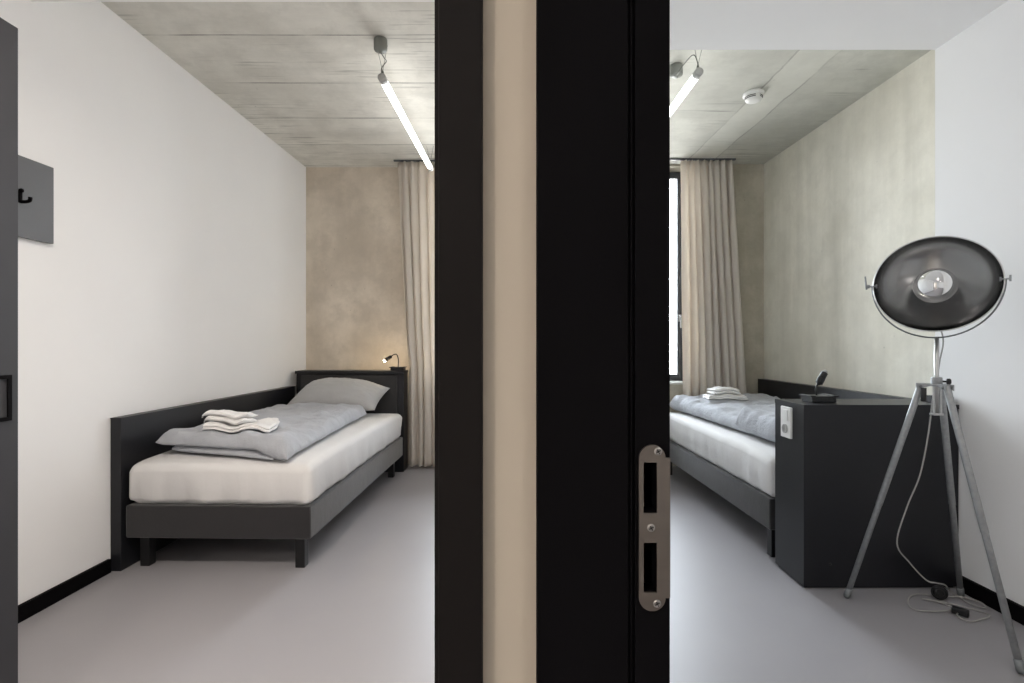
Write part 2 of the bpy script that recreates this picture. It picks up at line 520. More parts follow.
for (sxp, syp) in ((657.5, 451), (650.5, 527), (656.5, 602.5)):
    bm = bmesh.new()
    mm = axis_matrix((fx(sxp), .5334, zs(syp)), (0, -1, 0))
    lathe(bm, [(0, .0002), (.0012, .0003), (.0016, .0011), (.0036, .0009), (.0042, .0)], 18, mm)
    for a in range(2):
        c, s_ = math.cos(a * math.pi / 2 + .5), math.sin(a * math.pi / 2 + .5)
        n0 = len(bm.faces)
        tube(bm, [mm @ Vector((-.0026 * c, -.0026 * s_, .0011)), mm @ Vector((.0026 * c, .0026 * s_, .0011))], .00055, 6)
        bm.faces.ensure_lookup_table()
        for f in bm.faces[n0:]:
            f.material_index = 1
    link('screw', bm, [M['screw'], M['slot']], plate, True)


# ---- windows
def window(name, x0, x1, y, z0, z1, label, handle_left=False):
    bm = bmesh.new()
    w = .05
    for (a, b_, c, d) in ((x0, x0 + w, z0, z1), (x1 - w, x1, z0, z1), (x0 + w, x1 - w, z0, z0 + w), (x0 + w, x1 - w, z1 - w, z1)):
        box(bm, a, b_, y, y + .07, c, d, .003)
    o = struct(name, bm, M['anthracite'], label)
    bm = bmesh.new(); s = .035
    X0, X1, Z0, Z1 = x0 + .03, x1 - .03, z0 + .03, z1 - .03
    for (a, b_, c, d) in ((X0, X0 + s, Z0, Z1), (X1 - s, X1, Z0, Z1), (X0 + s, X1 - s, Z0, Z0 + s), (X0 + s, X1 - s, Z1 - s, Z1)):
        box(bm, a, b_, y - .018, y, c, d, .003)
    sash = link('sash', bm, M['anthracite'], o)
    bm = bmesh.new(); box(bm, x0 + w, x1 - w, y + .03, y + .036, z0 + w, z1 - w)
    link('pane', bm, M['glass'], o)
    bm = bmesh.new(); hx = X1 - .012
    box(bm, hx - .014, hx + .014, y - .026, y - .018, 1.33, 1.40, .002)
    tube(bm, spline([(hx, y - .02, 1.385), (hx, y - .05, 1.385), (hx, y - .06, 1.37), (hx, y - .06, 1.27)], 5), .009, 8)
    h = link('handle', bm, M['plastic_grey'], sash, True); h['label'] = 'light grey window handle'
    bm = bmesh.new(); box(bm, x0 - .005, x1 + .005, y - .165, y + .0, z0 - .02, z0, .002)
    s_ = link('window_sill', bm, M['plastic_white'], o); s_['label'] = 'white window sill'
    return o


window('window_1', WRX[0], WRX[1], 4.925, WZ[0] + .005, WZ[1] - .003, 'tall dark-framed window beside the right curtain')
window('window_2', WLX[0], WLX[1], 5.01, WZ[0] + .005, WZ[1] - .003, 'tall dark-framed window behind the left curtain')


# ------------------------------------------------------------------ beds
def fbm(x, y, z=0.0, o=4):
    return noise.fractal(Vector((x, y, z)), 0.8, 2.1, o)


def soft_slab(bm, corners, zb, zt, nx=60, ny=60, edge=.06, seed=0.0, wr=.006):
    """closed cushion-like slab over a quadrilateral (FL, FR, BR, BL); zb/zt give its under and upper side at (s, t)"""
    FL, FR, BR, BL = [Vector(c) for c in corners]
    wlen = ((FR - FL).length + (BR - BL).length) / 2; dlen = ((BL - FL).length + (BR - FR).length) / 2
    top, bot = [], []
    def warp(k, n):      # more samples near the edges
        t = k / n
        return 0.5 - 0.5 * math.cos(math.pi * t) if True else t
    for j in range(ny + 1):
        rt, rb = [], []
        for i in range(nx + 1):
            s, t = warp(i, nx), warp(j, ny)
            p = (FL * (1 - s) + FR * s) * (1 - t) + (BL * (1 - s) + BR * s) * t
            ds, dt = min(s, 1 - s) * wlen, min(t, 1 - t) * dlen
            e1 = min(1, ds / edge); e2 = min(1, dt / edge)
            k = math.sqrt(max(0, 1 - (1 - e1) ** 2)) * math.sqrt(max(0, 1 - (1 - e2) ** 2))
            # a soft, slightly wavy outline
            wv = .012 * fbm(p.x * 5 + seed, p.y * 5, 3.1)
            x = p.x + wv * (1 - e1); y = p.y + wv * (1 - e2)
            b_, t_ = zb(s, t), zt(s, t)
            mid = b_ + (t_ - b_) * .42
            w = wr * crease(p.x, p.y, seed) if wlen > .5 else wr * (fbm(p.x * 14 + seed, p.y * 9, seed))
            edgecase = i in (0, nx) or j in (0, ny)
            zt_ = mid + (t_ - mid + w) * k
            zb_ = mid - (mid - b_) * k
            v1 = bm.verts.new((x, y, zt_)); rt.append(v1)
            rb.append(v1 if edgecase else bm.verts.new((x, y, zb_)))
        top.append(rt); bot.append(rb)
    for j in range(ny):
        for i in range(nx):
            bm.faces.new((top[j][i], top[j][i + 1], top[j + 1][i + 1], top[j + 1][i]))
            q = (bot[j][i], bot[j + 1][i], bot[j + 1][i + 1], bot[j][i + 1])
            if len(set(q)) == 4:
                try:
                    bm.faces.new(q)
                except ValueError:
                    pass
    return bm


def crown(dx, dy):
    return .024 * math.exp(-max(0, dy) / .10) + .008 * math.exp(-max(0, dx) / .06)


def settle(bm, w, l):
    for v in bm.verts:
        v.co.z -= crown(min(v.co.x, w - v.co.x), min(v.co.y, l - v.co.y))


def mattress_mesh(w, l, h, r=.035, seed=0.0):
    """fitted-sheet mattress: rounded box, slightly bulging, with puckers near the lower edge and corners"""
    bm = bmesh.new()
    box(bm, 0, w, 0, l, 0, h)
    bmesh.ops.bevel(bm, geom=list(bm.edges), offset=r, segments=5, profile=.5, affect='EDGES')
    bmesh.ops.subdivide_edges(bm, edges=[e for e in bm.edges if e.calc_length() > .2], cuts=36, use_grid_fill=True)
    for v in bm.verts:
        x, y, z = v.co
        dx, dy = min(x, w - x), min(y, l - y)
        side = max(0, 1 - min(dx, dy) / .03)
        low = max(0, 1 - z / (h * .55))
        pk = .015 * fbm(x * 13 + y * 13 + seed, z * 7 - (x + y) * 4, seed) * (0.4 + low)
        bulge = .008 * math.sin(math.pi * min(1, max(0, z / h))) * side
        tuck = -.012 * max(0, 1 - z / .03) * side
        c = Vector((x - w / 2, y - l / 2, 0))
        n = Vector((1 if x > w - .03 else -1 if x < .03 else 0, 1 if y > l - .03 else -1 if y < .03 else 0, 0))
        v.co += n * (bulge + pk * side + tuck)
        if z > h - .01:
            v.co.z += .004 * fbm(x * 3 + seed, y * 3, 5)
        if z > h * .6:
            v.co.z -= crown(dx, dy)
    return bm


def make_bed(label, W, u0, y0, w, l, rz, seed):
    root = thing('bed', label, 'bed', W(u0, y0), rz, 'single beds')
    zb, zf, zm = .160, .322, .545
    bm = bmesh.new(); box(bm, 0, w, 0, l, zb, zf, .012, 3)
    auto_smooth(link('base', bm, M['base'], root))
    o = link('mattress', mattress_mesh(w - .012, l - .01, zm - zf, seed=seed), M['sheet'], root, True)
    o.location = (.006, .005, zf)
    for (x, y) in ((.06, .075), (w - .075, .075), (.06, l - .1), (w - .075, l - .1)):
        bm = bmesh.new(); box(bm, x - .024, x + .024, y - .024, y + .024, 0, zb, .004)
        link('leg', bm, M['black_plastic'], root)
    return root


BL_U, BL_Y, BW = -1.976, 2.570, .925
make_bed('single bed in the left room, its foot towards the viewer, white sheet', LW, BL_U, BL_Y, BW, 1.93, RL, 1.3)
BR_U, BR_Y = 1.388, 2.675
make_bed('single bed in the right room, running away behind the black cabinet-like headboard', RW, BR_U, BR_Y, .915, 1.885, RR, 5.7)

# side panels along the walls
def side_panel(label, W, u0, u1, y0, y1, z1, rz):
    root = thing('side_panel', label, 'bed panel', W(u0, y0), rz)
    bm = bmesh.new(); box(bm, 0, u1 - u0, 0, y1 - y0, .0, z1, .0015, 1)
    link('board', bm, M['black_board'], root)
    bm = bmesh.new(); box(bm, -.0008, u1 - u0 + .0008, -.0008, y1 - y0, z1, z1 + .004)
    link('edge_strip', bm, M['black_board'], root)
    return root
side_panel('long low black panel on the white wall beside the left bed', LW, -2.043, -1.99, 2.562, 4.50, .752, RL)
side_panel('long low black panel on the concrete wall beside the right bed', RW, 2.345, 2.40, 2.68, 4.73, .80, RR)

# headboards
hb = thing('headboard', 'black headboard with lit reading lamp, against the warm concrete wall', 'headboard', (-1.884, 4.515, 0), 0, 'headboard units')
bm = bmesh.new(); w = .938
box(bm, 0, w, .03, .20, 0, .862, .002, 1)
link('body', bm, M['black_board'], hb)
bm = bmesh.new(); box(bm, 0, w + .004, -.004, .204, .862, .886, .0015, 1)
link('ledge', bm, M['black_board'], hb)
bm = bmesh.new(); box(bm, .045, w - .055, .006, .03, .30, .848, .006, 2)
o = link('back_pad', bm, M['pad'], hb); o['label'] = 'charcoal upholstered panel of the headboard'

HR_U = 1.388
hr = thing('headboard', 'black cabinet-like headboard with a white socket, seen from its back', 'headboard', RW(HR_U, 2.372), 0, 'headboard units')
bm = bmesh.new(); w = RW(UW, 2.52).x - .002 - RW(HR_U, 2.372).x
prism(bm, [(0, .004), (w, .004), (w, .150), (w + .27, .150), (w + .27, .262), (0, .262)], .012, .822)
box(bm, .01, w - .01, .02, .25, 0, .012)
link('body', bm, M['black_board'], hr)
bm = bmesh.new()
prism(bm, [(-.002, 0), (w, 0), (w, .150), (w + .27, .150), (w + .27, .262), (-.002, .262)], .822, .842)
link('ledge', bm, M['black_board'], hr)
bm = bmesh.new(); box(bm, .02, w + .25, .262, .285, .08, .80, .004, 2)
o = link('back_pad', bm, M['pad'], hr); o['label'] = 'charcoal upholstered panel facing the bed'
bm = bmesh.new(); box(bm, w - .052, w - .006, .02, .13, .842, .875, .002)
o = link('end_block', bm, M['black_board'], hr)
bm = bmesh.new(); box(bm, -.011, 0, .098, .188, .668, .822 - .005, .003, 2)
so = link('socket_plate', bm, M['plastic_white'], hr); so['label'] = 'white socket plate with switch and outlet'
bm = bmesh.new(); box(bm, -.016, -.011, .118, .168, .752, .804, .002, 2)
link('rocker_switch', bm, M['plastic_white'], so)
bm = bmesh.new(); lathe(bm, [(0, 0), (.017, 0), (.019, .006), (.022, .0065), (.022, 0)], 24, axis_matrix((-.0112, .143, .712), (-1, 0, 0)))
link('outlet', bm, M['plastic_grey'], so, True)
bm = bmesh.new(); lathe(bm, [(0, .003), (.007, .0025), (.008, 0)], 14, axis_matrix((.12, .004, .115), (0, -1, 0)))
link('cap', bm, M['black_plastic'], hr, True)


# duvets
def crease(x, y, seed, k=1.0):
    """soft folds: ridged, stretched along one direction"""
    a = noise.noise(Vector((x * 5.0 + y * 2.0 + seed, y * 2.2 - x, seed)))
    b = noise.noise(Vector((x * 3.0 - y * 6.0 + seed * 2, y * 3.0 + x * 2, seed + 4)))
    c = noise.noise(Vector((x * 13.0 + seed, y * 11.0, seed + 9)))
    return k * (.55 * (1 - abs(a) * 2.6) * .6 + .6 * (1 - abs(b) * 2.8) * .6 + .22 * c)


ZM = .5535


def left_duvet():
    z0 = ZM
    def C(u, y): return Vector((u - BL_U, y - BL_Y, 0))
    bm = bmesh.new()
    # under layer: ends before the fold on the right
    def under_top(s, t):
        return z0 + .012 + .034 * (1 - max(0, (s - .55) / .45) ** 1.5 * .75) + .008 * fbm(s * 4, t * 7, 1)
    soft_slab(bm, (C(-1.865, 2.735), C(-1.25, 2.590), C(-1.36, 4.06), C(-1.90, 4.06)), lambda s, t: z0 + .002, under_top, 50, 60, .05, 2.0, .008)
    def up_bot(s, t):
        # follows the under layer, then drops to the mattress at the right-hand fold
        d = max(0, min(1, (s - .72) / .20))
        d = d * d * (3 - 2 * d)
        return (z0 + .044) * (1 - d) + (z0 + .003) * d
    def up_top(s, t):
        roll = .020 * math.exp(-((t - .05) / .05) ** 2)
        sag = .014 * math.exp(-((s - .5) / .22) ** 2 - ((t - .20) / .10) ** 2)
        return z0 + .088 + .018 * t + roll - sag + .008 * fbm(s * 3.2 + 4, t * 6, 7) - .040 * max(0, (s - .8) / .2) ** 2 - .012 * max(0, (t - .6) / .4)
    soft_slab(bm, (C(-1.91, 2.70), C(-1.16, 2.575), C(-1.24, 4.09), C(-1.925, 4.10)), up_bot, up_top, 110, 160, .040, 6.0, .032)
    settle(bm, BW, 1.93)
    o = link('duvet', bm, M['duvet'], None, True)
    o.location = LW(BL_U, BL_Y); o.rotation_euler = (0, 0, RL)
    tag(o, 'folded grey duvet on the left bed, open fold towards the viewer', 'duvet', 'grey duvets')
    return o


def right_duvet():
    z0 = ZM
    def C(u, y): return Vector((u - BR_U, y - BR_Y, 0))
    bm = bmesh.new()
    def t1(s, t):
        return z0 + .090 + .012 * fbm(s * 4 + 2, t * 8, 3) + .012 * s + .035 * max(0, t - .3) / .7
    soft_slab(bm, (C(1.545, 2.80), C(2.325, 2.80), C(2.325, 4.52), C(1.47, 4.52)), lambda s, t: z0 + .002, t1, 70, 110, .06, 11.0, .034)
    def t2(s, t):
        return z0 + .142 + .014 * fbm(s * 4 + 7, t * 4, 9) + .010 * s + .012 * math.exp(-((t - .86) / .12) ** 2)
    soft_slab(bm, (C(1.525, 2.78), C(2.32, 2.78), C(2.32, 3.62), C(1.495, 3.30)), lambda s, t: z0 + .004 + .07 * min(1, s * 4), t2, 70, 60, .06, 15.0, .038)
    settle(bm, .915, 1.885)
    o = link('duvet', bm, M['duvet'], None, True)
    o.location = RW(BR_U, BR_Y); o.rotation_euler = (0, 0, RR)
    tag(o, 'rumpled grey duvet on the right bed behind the black headboard', 'duvet', 'grey duvets')
    return o


DUV_L, DUV_R = left_duvet(), right_duvet()


# pillow
def pillow():
    bm = bmesh.new()
    W_, D_, T_ = .72, .43, .23
    n = 46
    top, bot = [], []
    for j in range(n + 1):
        a, b_ = [], []
        for i in range(n + 1):
            s, t = i / n * 2 - 1, j / n * 2 - 1
            # corners pull out a little, sides pull in
            x = s * W_ / 2 * (1 - .055 * (1 - t * t) * 1.0) ; y = t * D_ / 2 * (1 - .08 * (1 - s * s))
            k = (max(0, 1 - abs(s) ** 2.6) ** .62) * (max(0, 1 - abs(t) ** 2.4) ** .62)
            wr = .010 * fbm(s * 3.5 + 3, t * 3.5, 4) + .012 * max(0, 1 - abs(s - .72) / .10) * (fbm(t * 5, 1, 1) - .35)
            e = i in (0, n) or j in (0, n)
            v = bm.verts.new((x, y, T_ * .62 * k + wr * k + .0))
            a.append(v); b_.append(v if e else bm.verts.new((x, y, -T_ * .38 * k)))
        top.append(a); bot.append(b_)
    for j in range(n):
        for i in range(n):
            bm.faces.new((top[j][i], top[j][i + 1], top[j + 1][i + 1], top[j + 1][i]))
            bm.faces.new((bot[j][i], bot[j + 1][i], bot[j + 1][i + 1], bot[j][i + 1]))
    o = link('pillow', bm, M['pillow'], None, True)
    tag(o, 'pale grey pillow at the head of the left bed', 'pillow')
    o.location = LW(-1.525, 4.285, .685)
    o.rotation_euler = (math.radians(19), math.radians(2.2), RL - .03)
    return o
pillow()


# towels
def towel(label, W, u, y, under, rz, w, d, h, seed, layers=2, group='white towels'):
    """folded towel whose underside follows what it lies on"""
    mw = Matrix.Translation(W(u, y, 0)) @ Matrix.Rotation(rz, 4, 'Z')
    mu = Matrix.Translation(Vector(under.location)) @ Matrix.Rotation(under.rotation_euler.z, 4, 'Z')
    tree = BVHTree.FromPolygons([mu @ v.co for v in under.data.vertices], [tuple(p.vertices) for p in under.data.polygons])
    def ground(x, y_):
        p = mw @ Vector((x, y_, 2.0))
        hit = tree.ray_cast(p, Vector((0, 0, -1)))
        return hit[0].z if hit[0] is not None else None
    hs = [q for q in (ground(w * (i / 8 - .5), d * (j / 8 - .5)) for i in range(9) for j in range(9)) if q is not None]
    lo = sorted(hs)[len(hs) // 3]
    def gr(s, t):
        best = []
        for a in (-.014, 0, .014):
            for c in (-.014, 0, .014):
                g = ground((s - .5) * w + a, (t - .5) * d + c)
                if g is not None:
                    best.append(g)
        return max(max(best) if best else lo, lo) + .0035
    bm = bmesh.new()
    lh = h / layers
    for k in range(layers):
        g = .004 * k
        off = k * lh * 1.02
        soft_slab(bm, ((-w / 2 + g, -d / 2 + g, 0), (w / 2 - g, -d / 2 + g * 1.5, 0), (w / 2 - g, d / 2, 0), (-w / 2 + g, d / 2, 0)),
                  lambda s, t, off=off: gr(s, t) + off, lambda s, t, off=off: gr(s, t) + off + lh * 1.0 + .005 * fbm(s * 4 + seed, t * 4, seed), 26, 22, lh * 1.0, seed + k, .004)
    o = link('towel', bm, M['towel'], None, True)
    o.location = W(u, y, 0); o.rotation_euler = (0, 0, rz)
    # the object sits at its own base
    z0 = min(v.co.z for v in o.data.vertices)
    o.data.transform(Matrix.Translation((0, 0, -z0))); o.location.z = z0
    return tag(o, label, 'towel', group)


t1 = towel('large white towel lying flat under a smaller one on the left bed', LW, -1.545, 2.85, DUV_L, RL + .25, .33, .24, .030, 2.2)
towel('small folded white towel on top of the pair on the left bed', LW, -1.60, 2.83, t1, RL + .02, .22, .15, .056, 4.1)
t2 = towel('large white towel lying flat under a smaller one on the right bed', RW, 1.78, 4.13, DUV_R, RR - .10, .30, .20, .030, 7.7)
towel('small folded white towel on top of the pair on the right bed', RW, 1.775, 4.13, t2, RR + .12, .22, .14, .044, 9.4)


# ------------------------------------------------------------------ curtains
def curtain(label, y, edges, z0, z1, nf, amp, seed, rail):
    """edges(h) -> (x0, x1), h in 0..1 from hem to heading"""
    root = thing('curtain', label, 'curtain', ((rail[0] + rail[1]) / 2, y, z0), 0, 'taupe curtains')
    bm = bmesh.new(); nx, nz = nf * 14, 46
    rows = []
    for j in range(nz + 1):
        h = j / nz
        x0, x1 = edges(h)
        r = []
        for i in range(nx + 1):
            s = i / nx
            ph = s * nf * 2 * math.pi + .9 * fbm(s * 5 + seed, h * .7, seed) * 2.0
            a = amp * (.75 + .5 * fbm(s * 4 + seed, h * .8, 8)) * (1.0 - .35 * h ** 6)
            top = max(0, (h - .93) / .07)
            yy = a * math.sin(ph) + top * .010 * math.sin(ph * 2.1 + 1)
            xx = x0 + (x1 - x0) * s + .010 * math.cos(ph) * (1 - top)
            r.append(bm.verts.new((xx - root.location.x, yy, h * (z1 - z0) + .006 * math.sin(ph + 1) * (1 - h) ** 8)))
        rows.append(r)
    for j in range(nz):
        for i in range(nx):
            bm.faces.new((rows[j][i], rows[j][i + 1], rows[j + 1][i + 1], rows[j + 1][i]))
    o = link('fabric', bm, M['curtain'], root, True)
    md = o.modifiers.new('thick', 'SOLIDIFY'); md.thickness = .003
    return root


def rail(label, x0, x1, y, z):
    bm = bmesh.new(); box(bm, x0, x1, y - .011, y + .011, z, H)
    o = link('curtain_rail', bm, M['anthracite'])
    return tag(o, label, 'curtain rail', 'curtain rails')

ZT = 2.757
rail('thin dark ceiling rail above the left curtain', -1.06, -0.085, 4.665, ZT)
rail('thin dark ceiling rail above the right curtain', 0.165, 1.99, 4.63, ZT)
def el(h):
    z = .03 + h * (ZT - .03)
    if z < .95: x0 = -.935
    else: x0 = -.935 - .095 * ((z - .95) / (ZT - .95)) ** .8
    return x0, -.60 - .03 * h
curtain('taupe curtain hanging beside the left headboard', 4.665, el, .03, ZT - .004, 5, .036, 3.0, (-1.0, -.58))
def er(h):
    q = (1 - h)
    return 1.503 + .02 * q, 1.955 + .16 * q ** 1.1
curtain('taupe curtain hanging between the window and the right concrete wall', 4.63, er, .03, ZT - .004, 8, .036, 12.0, (1.48, 2.0))


# ------------------------------------------------------------------ lights the rooms have, and unseen downlights added
def tube_light(label, W, u, y0, y1, z, yc, uc, rz, mat):
    root = thing('tube_light', label, 'ceiling light', W(u, y0, z), rz, 'hanging tube lights')
    L = y1 - y0; r = .021
    bm = bmesh.new(); tube(bm, [(0, .05, 0), (0, L - .05, 0)], r, 20)
    link('tube', bm, mat, root, True)
    for (a, b_) in ((0, .05), (L - .05, L)):
        bm = bmesh.new()
        tube(bm, [(0, a, 0), (0, a + .004, 0), (0, b_ - .004, 0), (0, b_, 0)], [r * .85, r * 1.1, r * 1.1, r * .9], 20)
        o = link('end_cap', bm, M['plastic_grey'], root, True)
        bm = bmesh.new()
        ym = (a + b_) / 2
        lathe(bm, [(0, .022), (.006, .022), (.007, .0), (.0, .0)], 12, axis_matrix((0, ym, r), (0, 0, 1)))
        link('clip', bm, M['wire'], o, True)
        bm = bmesh.new()
        for sx in (-1, 1):
            tube(bm, [(0, ym, r + .02), (sx * .03, ym - .01, H - z)], .0013, 6)
        link('suspension_wire', bm, M['wire'], root)
    cz = H - z
    bm = bmesh.new()
    lathe(bm, [(0, 0), (.034, 0), (.036, -.004), (.036, -.056), (.033, -.062), (.012, -.064), (.008, -.075), (0, -.075)], 28, Matrix.Translation((uc - u, yc - y0, cz)))
    link('canopy', bm, M['canopy'], root, True)
    bm = bmesh.new()
    d = -.03 if uc - u < 0.005 else .02
    tube(bm, spline([(uc - u, yc - y0, cz - .07), (uc - u + d, (yc - y0) * .7, cz - .10), (d, .03, .10), (-.004, .018, .055), (0, .012, .015)], 8), .0025, 8)
    link('cable', bm, M['wire'], root, True)
    return root


tube_light('glowing tube light hung from the board-marked concrete of the left room', LW, -.79, 2.86, 4.36, 2.59, 2.815, -.782, RL, M['tube'])
tube_light('glowing tube light hung near the smoke detector, in the right room', RW, 1.075, 2.80, 4.30, 2.59, 3.08, 1.045, RR, M['tube_dim'])


def downlight(label, x, y, power, col):  # unseen, added to light the entry; front pair placed from shadow and warm light
    root = thing('downlight', label, 'ceiling light', (x, y, HB), 0, 'entry downlights')
    bm = bmesh.new(); lathe(bm, [(.085, 0), (.085, -.004), (.078, -.006), (.070, -.004), (.068, -.001)], 32)
    link('trim_ring', bm, M['plastic_white'], root, True)
    bm = bmesh.new(); lathe(bm, [(0, -.0025), (.069, -.0025)], 32)
    link('lens', bm, M['downlight'], root, True)
    ld = bpy.data.lights.new('downlight_lamp', 'AREA'); ld.shape = 'DISK'; ld.size = .16
    ld.energy = power; ld.color = col; ld.spread = math.radians(165)
    lo = bpy.data.objects.new('lamp', ld); COL.objects.link(lo); lo.parent = root; lo.location = (0, 0, -.012)
    return root


WARM, NEUTRAL = (1.0, .905, .81), (1.0, .95, .90)
downlight('round downlight in the lowered ceiling of the left entry', -.72, .85, 27, WARM)
downlight('unseen added downlight in the lowered ceiling at the rear of the left entry', -1.05, -1.0, 19, WARM)  # rear pair added out of view as fill light
downlight('round downlight in the lowered ceiling of the right entry', 1.15, .66, 4, NEUTRAL)
downlight('unseen added downlight in the lowered ceiling at the rear of the right entry', 1.1, -1.0, 4, NEUTRAL)

# smoke detector
sd = thing('smoke_detector', 'round white smoke detector on the right concrete ceiling', 'smoke detector', RW(1.667, 3.42, H), RR)
bm = bmesh.new(); lathe(bm, [(0, 0), (.064, 0), (.066, -.004), (.066, -.018), (.062, -.021), (0, -.021)], 36)
link('base', bm, M['plastic_white'], sd, True)
bm = bmesh.new(); lathe(bm, [(.050, -.021), (.054, -.026), (.053, -.040), (.046, -.052), (.030, -.057), (0, -.058)], 36)
link('cover', bm, M['plastic_white'], sd, True)
for a0 in (-60, 20, 100, 180, 260):
    bm = bmesh.new()
    for zz in (-.030, -.040):
        pts = [(.0545 * math.cos(math.radians(a0 + 6 * k - 90)), .0545 * math.sin(math.radians(a0 + 6 * k - 90)), zz) for k in range(9)]
        tube(bm, pts, .0024, 6)
    link('slot', bm, M['black_plastic'], sd, True)


# reading lamps
def reading_lamp(label, loc, rz, arm, head_dir, lit):
    root = thing('reading_lamp', label, 'reading lamp', loc, rz, 'reading lamps on the headboards')
    bm = bmesh.new(); box(bm, -.058, .058, -.045, .045, 0, .030, .004, 2)
    box(bm, -.068, -.042, -.05, .05, .026, .033, .002); box(bm, .042, .068, -.05, .05, .026, .033, .002)
    link('base', bm, M['black_plastic'], root)
    pts = spline(arm, 8)
    bm = bmesh.new(); tube(bm, pts, .0045, 10)
    a = link('gooseneck', bm, M['black_plastic'], root, True)
    p = pts[-1]; d = Vector(head_dir).normalized()
    mm = axis_matrix(p, d)
    bm = bmesh.new()
    prof = [(0, -.005), (.008, -.004), (.010, 0)]
    for k in range(4):
        prof += [(.0165, .004 + k * .008), (.0165, .008 + k * .008), (.012, .0085 + k * .008), (.012, .0115 + k * .008)]
    prof += [(.015, .037), (.0155, .062), (.0125, .064), (.0115, .058), (0, .056)]
    lathe(bm, prof, 20, mm)
    h = link('head', bm, M['black_plastic'], root)
    bm = bmesh.new(); lathe(bm, [(0, .078), (.007, .076), (.0115, .070), (.0128, .062), (.0105, .0575), (0, .0575)], 16, mm)
    link('bulb', bm, M['bulb_on'] if lit else M['plastic_grey'], h, True)
    if lit:
        ld = bpy.data.lights.new('reading_lamp_light', 'POINT'); ld.energy = 1.1; ld.color = (1.0, .78, .48); ld.shadow_soft_size = .012
        lo = bpy.data.objects.new('light', ld); COL.objects.link(lo); lo.parent = root; lo.location = mm @ Vector((0, 0, .096))
    return root


rl_left = LW(-1.125, 4.61, .8862)
reading_lamp('small black reading lamp with its bulb glowing, on the left headboard', rl_left, RL,
             [(.0, 0, .028), (.002, 0, .095), (-.012, -.005, .140), (-.040, -.012, .138), (-.056, -.018, .124)], (-.75, -.25, -.5), True)
rl_right = RW(1.535, 2.505, .8425)
reading_lamp('small black reading lamp, switched off, on the black cabinet-like headboard', rl_right, RR,
             [(-.01, 0, .028), (-.014, -.002, .05), (-.012, .0, .072), (.0, .0, .086)], (.55, .15, .8), False)

# ------------------------------------------------------------------ wardrobe and coat rack
wd = thing('wardrobe', 'charcoal wardrobe at the left edge with a black recessed pull', 'wardrobe', LW(-2.02, .62), RL)
bm = bmesh.new(); box(bm, 0, .53, 0, .905, .0, 2.04, .002, 1)
link('body', bm, M['grey_door'], wd)
bm = bmesh.new(); box(bm, .53, .55, .004, .903, .05, 2.036, .0015, 1)
wdoor = link('door', bm, M['grey_door'], wd)
bm = bmesh.new()
y1, y0, z0, z1 = .880, .80, .902, 1.032; t = .011
for (a, b_, c, d) in ((y0, y0 + t, z0, z1), (y1 - t, y1, z0, z1), (y0 + t, y1 - t, z0, z0 + t), (y0 + t, y1 - t, z1 - t, z1)):
    box(bm, .5502, .5545, a, b_, c, d)
link('pull', bm, M['black_paint'], wdoor)

cr = thing('coat_rack', 'grey wall panel with a small black hook on the left white wall', 'coat rack', LW(UL, 1.80, 1.55), RL)
bm = bmesh.new(); box(bm, .002, .022, 0, .434, 0, .326, .0015, 1)
link('panel', bm, M['grey_panel'], cr)
bm = bmesh.new(); hy = .281
box(bm, .022, .030, hy - .006, hy + .006, .135, .183, .002)
tube(bm, spline([(.028, hy, .140), (.045, hy, .139), (.060, hy, .141), (.066, hy, .146), (.067, hy, .157)], 5), .0068, 8)
lathe(bm, [(0, .009), (.008, .005), (.009, 0), (.008, -.005), (0, -.009)], 12, Matrix.Translation((.030, hy, .184)))
link('hook', bm, M['black_paint'], cr)

# ------------------------------------------------------------------ tripod lamp
cx, cy = 1.731, 2.12
tl = thing('tripod_floor_lamp', 'tall grey tripod floor lamp with a dark dish and mirrored globe bulb', 'floor lamp', (cx, cy, 0), 0)
def T(x, y, z): return Vector((x - cx, y - cy, z))
feet = [(1.475, 2.29), (1.985, 2.30), (1.725, 1.762)]
for (fx_, fy_) in feet:
    d = Vector((fx_ - cx, fy_ - cy, 0)); dn = d.normalized()
    top = dn * .052 + Vector((0, 0, .945)); bot = d + Vector((0, 0, .012))
    bm = bmesh.new()
    mid = top.lerp(bot, .55)
    tube(bm, [top + Vector((0, 0, .012)), top, mid, mid + (bot - mid) * .005, bot], [.009, .0125, .0125, .0112, .0108], 14)
    lg = link('leg', bm, M['leg_metal'], tl, True)
    bm = bmesh.new()
    dd = (bot - top).normalized()
    tube(bm, [bot - dd * .035, bot - dd * .034, bot + dd * .0, bot + dd * .008], [.011, .0135, .0135, .010], 14)
    link('rubber_foot', bm, M['leg_dark'], lg, True)
    bm = bmesh.new()
    s = dn.cross(Vector((0, 0, 1)))
    tube(bm, [top - s * .02, top + s * .02], .006, 10)
    link('hinge_bolt', bm, M['leg_dark'], lg, True)
bm = bmesh.new()
lathe(bm, [(0, .985), (.017, .985), (.019, .982), (.019, .948), (0, .948)], 24)
lathe(bm, [(0, .957), (.034, .957), (.036, .954), (.036, .949), (0, .949)], 24)
for (fx_, fy_) in feet:
    d = Vector((fx_ - cx, fy_ - cy, 0)).normalized(); s = d.cross(Vector((0, 0, 1)))
    for q in (-1, 1):
        vs = []
        for (a, z) in ((.02, .958), (.066, .958), (.066, .935), (.02, .949)):
            for k in (0.013, .017):
                vs.append(bm.verts.new(d * a + s * q * k + Vector((0, 0, z))))
        bmesh.ops.convex_hull(bm, input=vs)
hub = link('hub', bm, M['leg_metal'], tl)
bm = bmesh.new()
kd = Vector((.85, -.5, 0)).normalized()
tube(bm, [kd * .017 + Vector((0, 0, .968)), kd * .032 + Vector((0, 0, .968))], .004, 8)
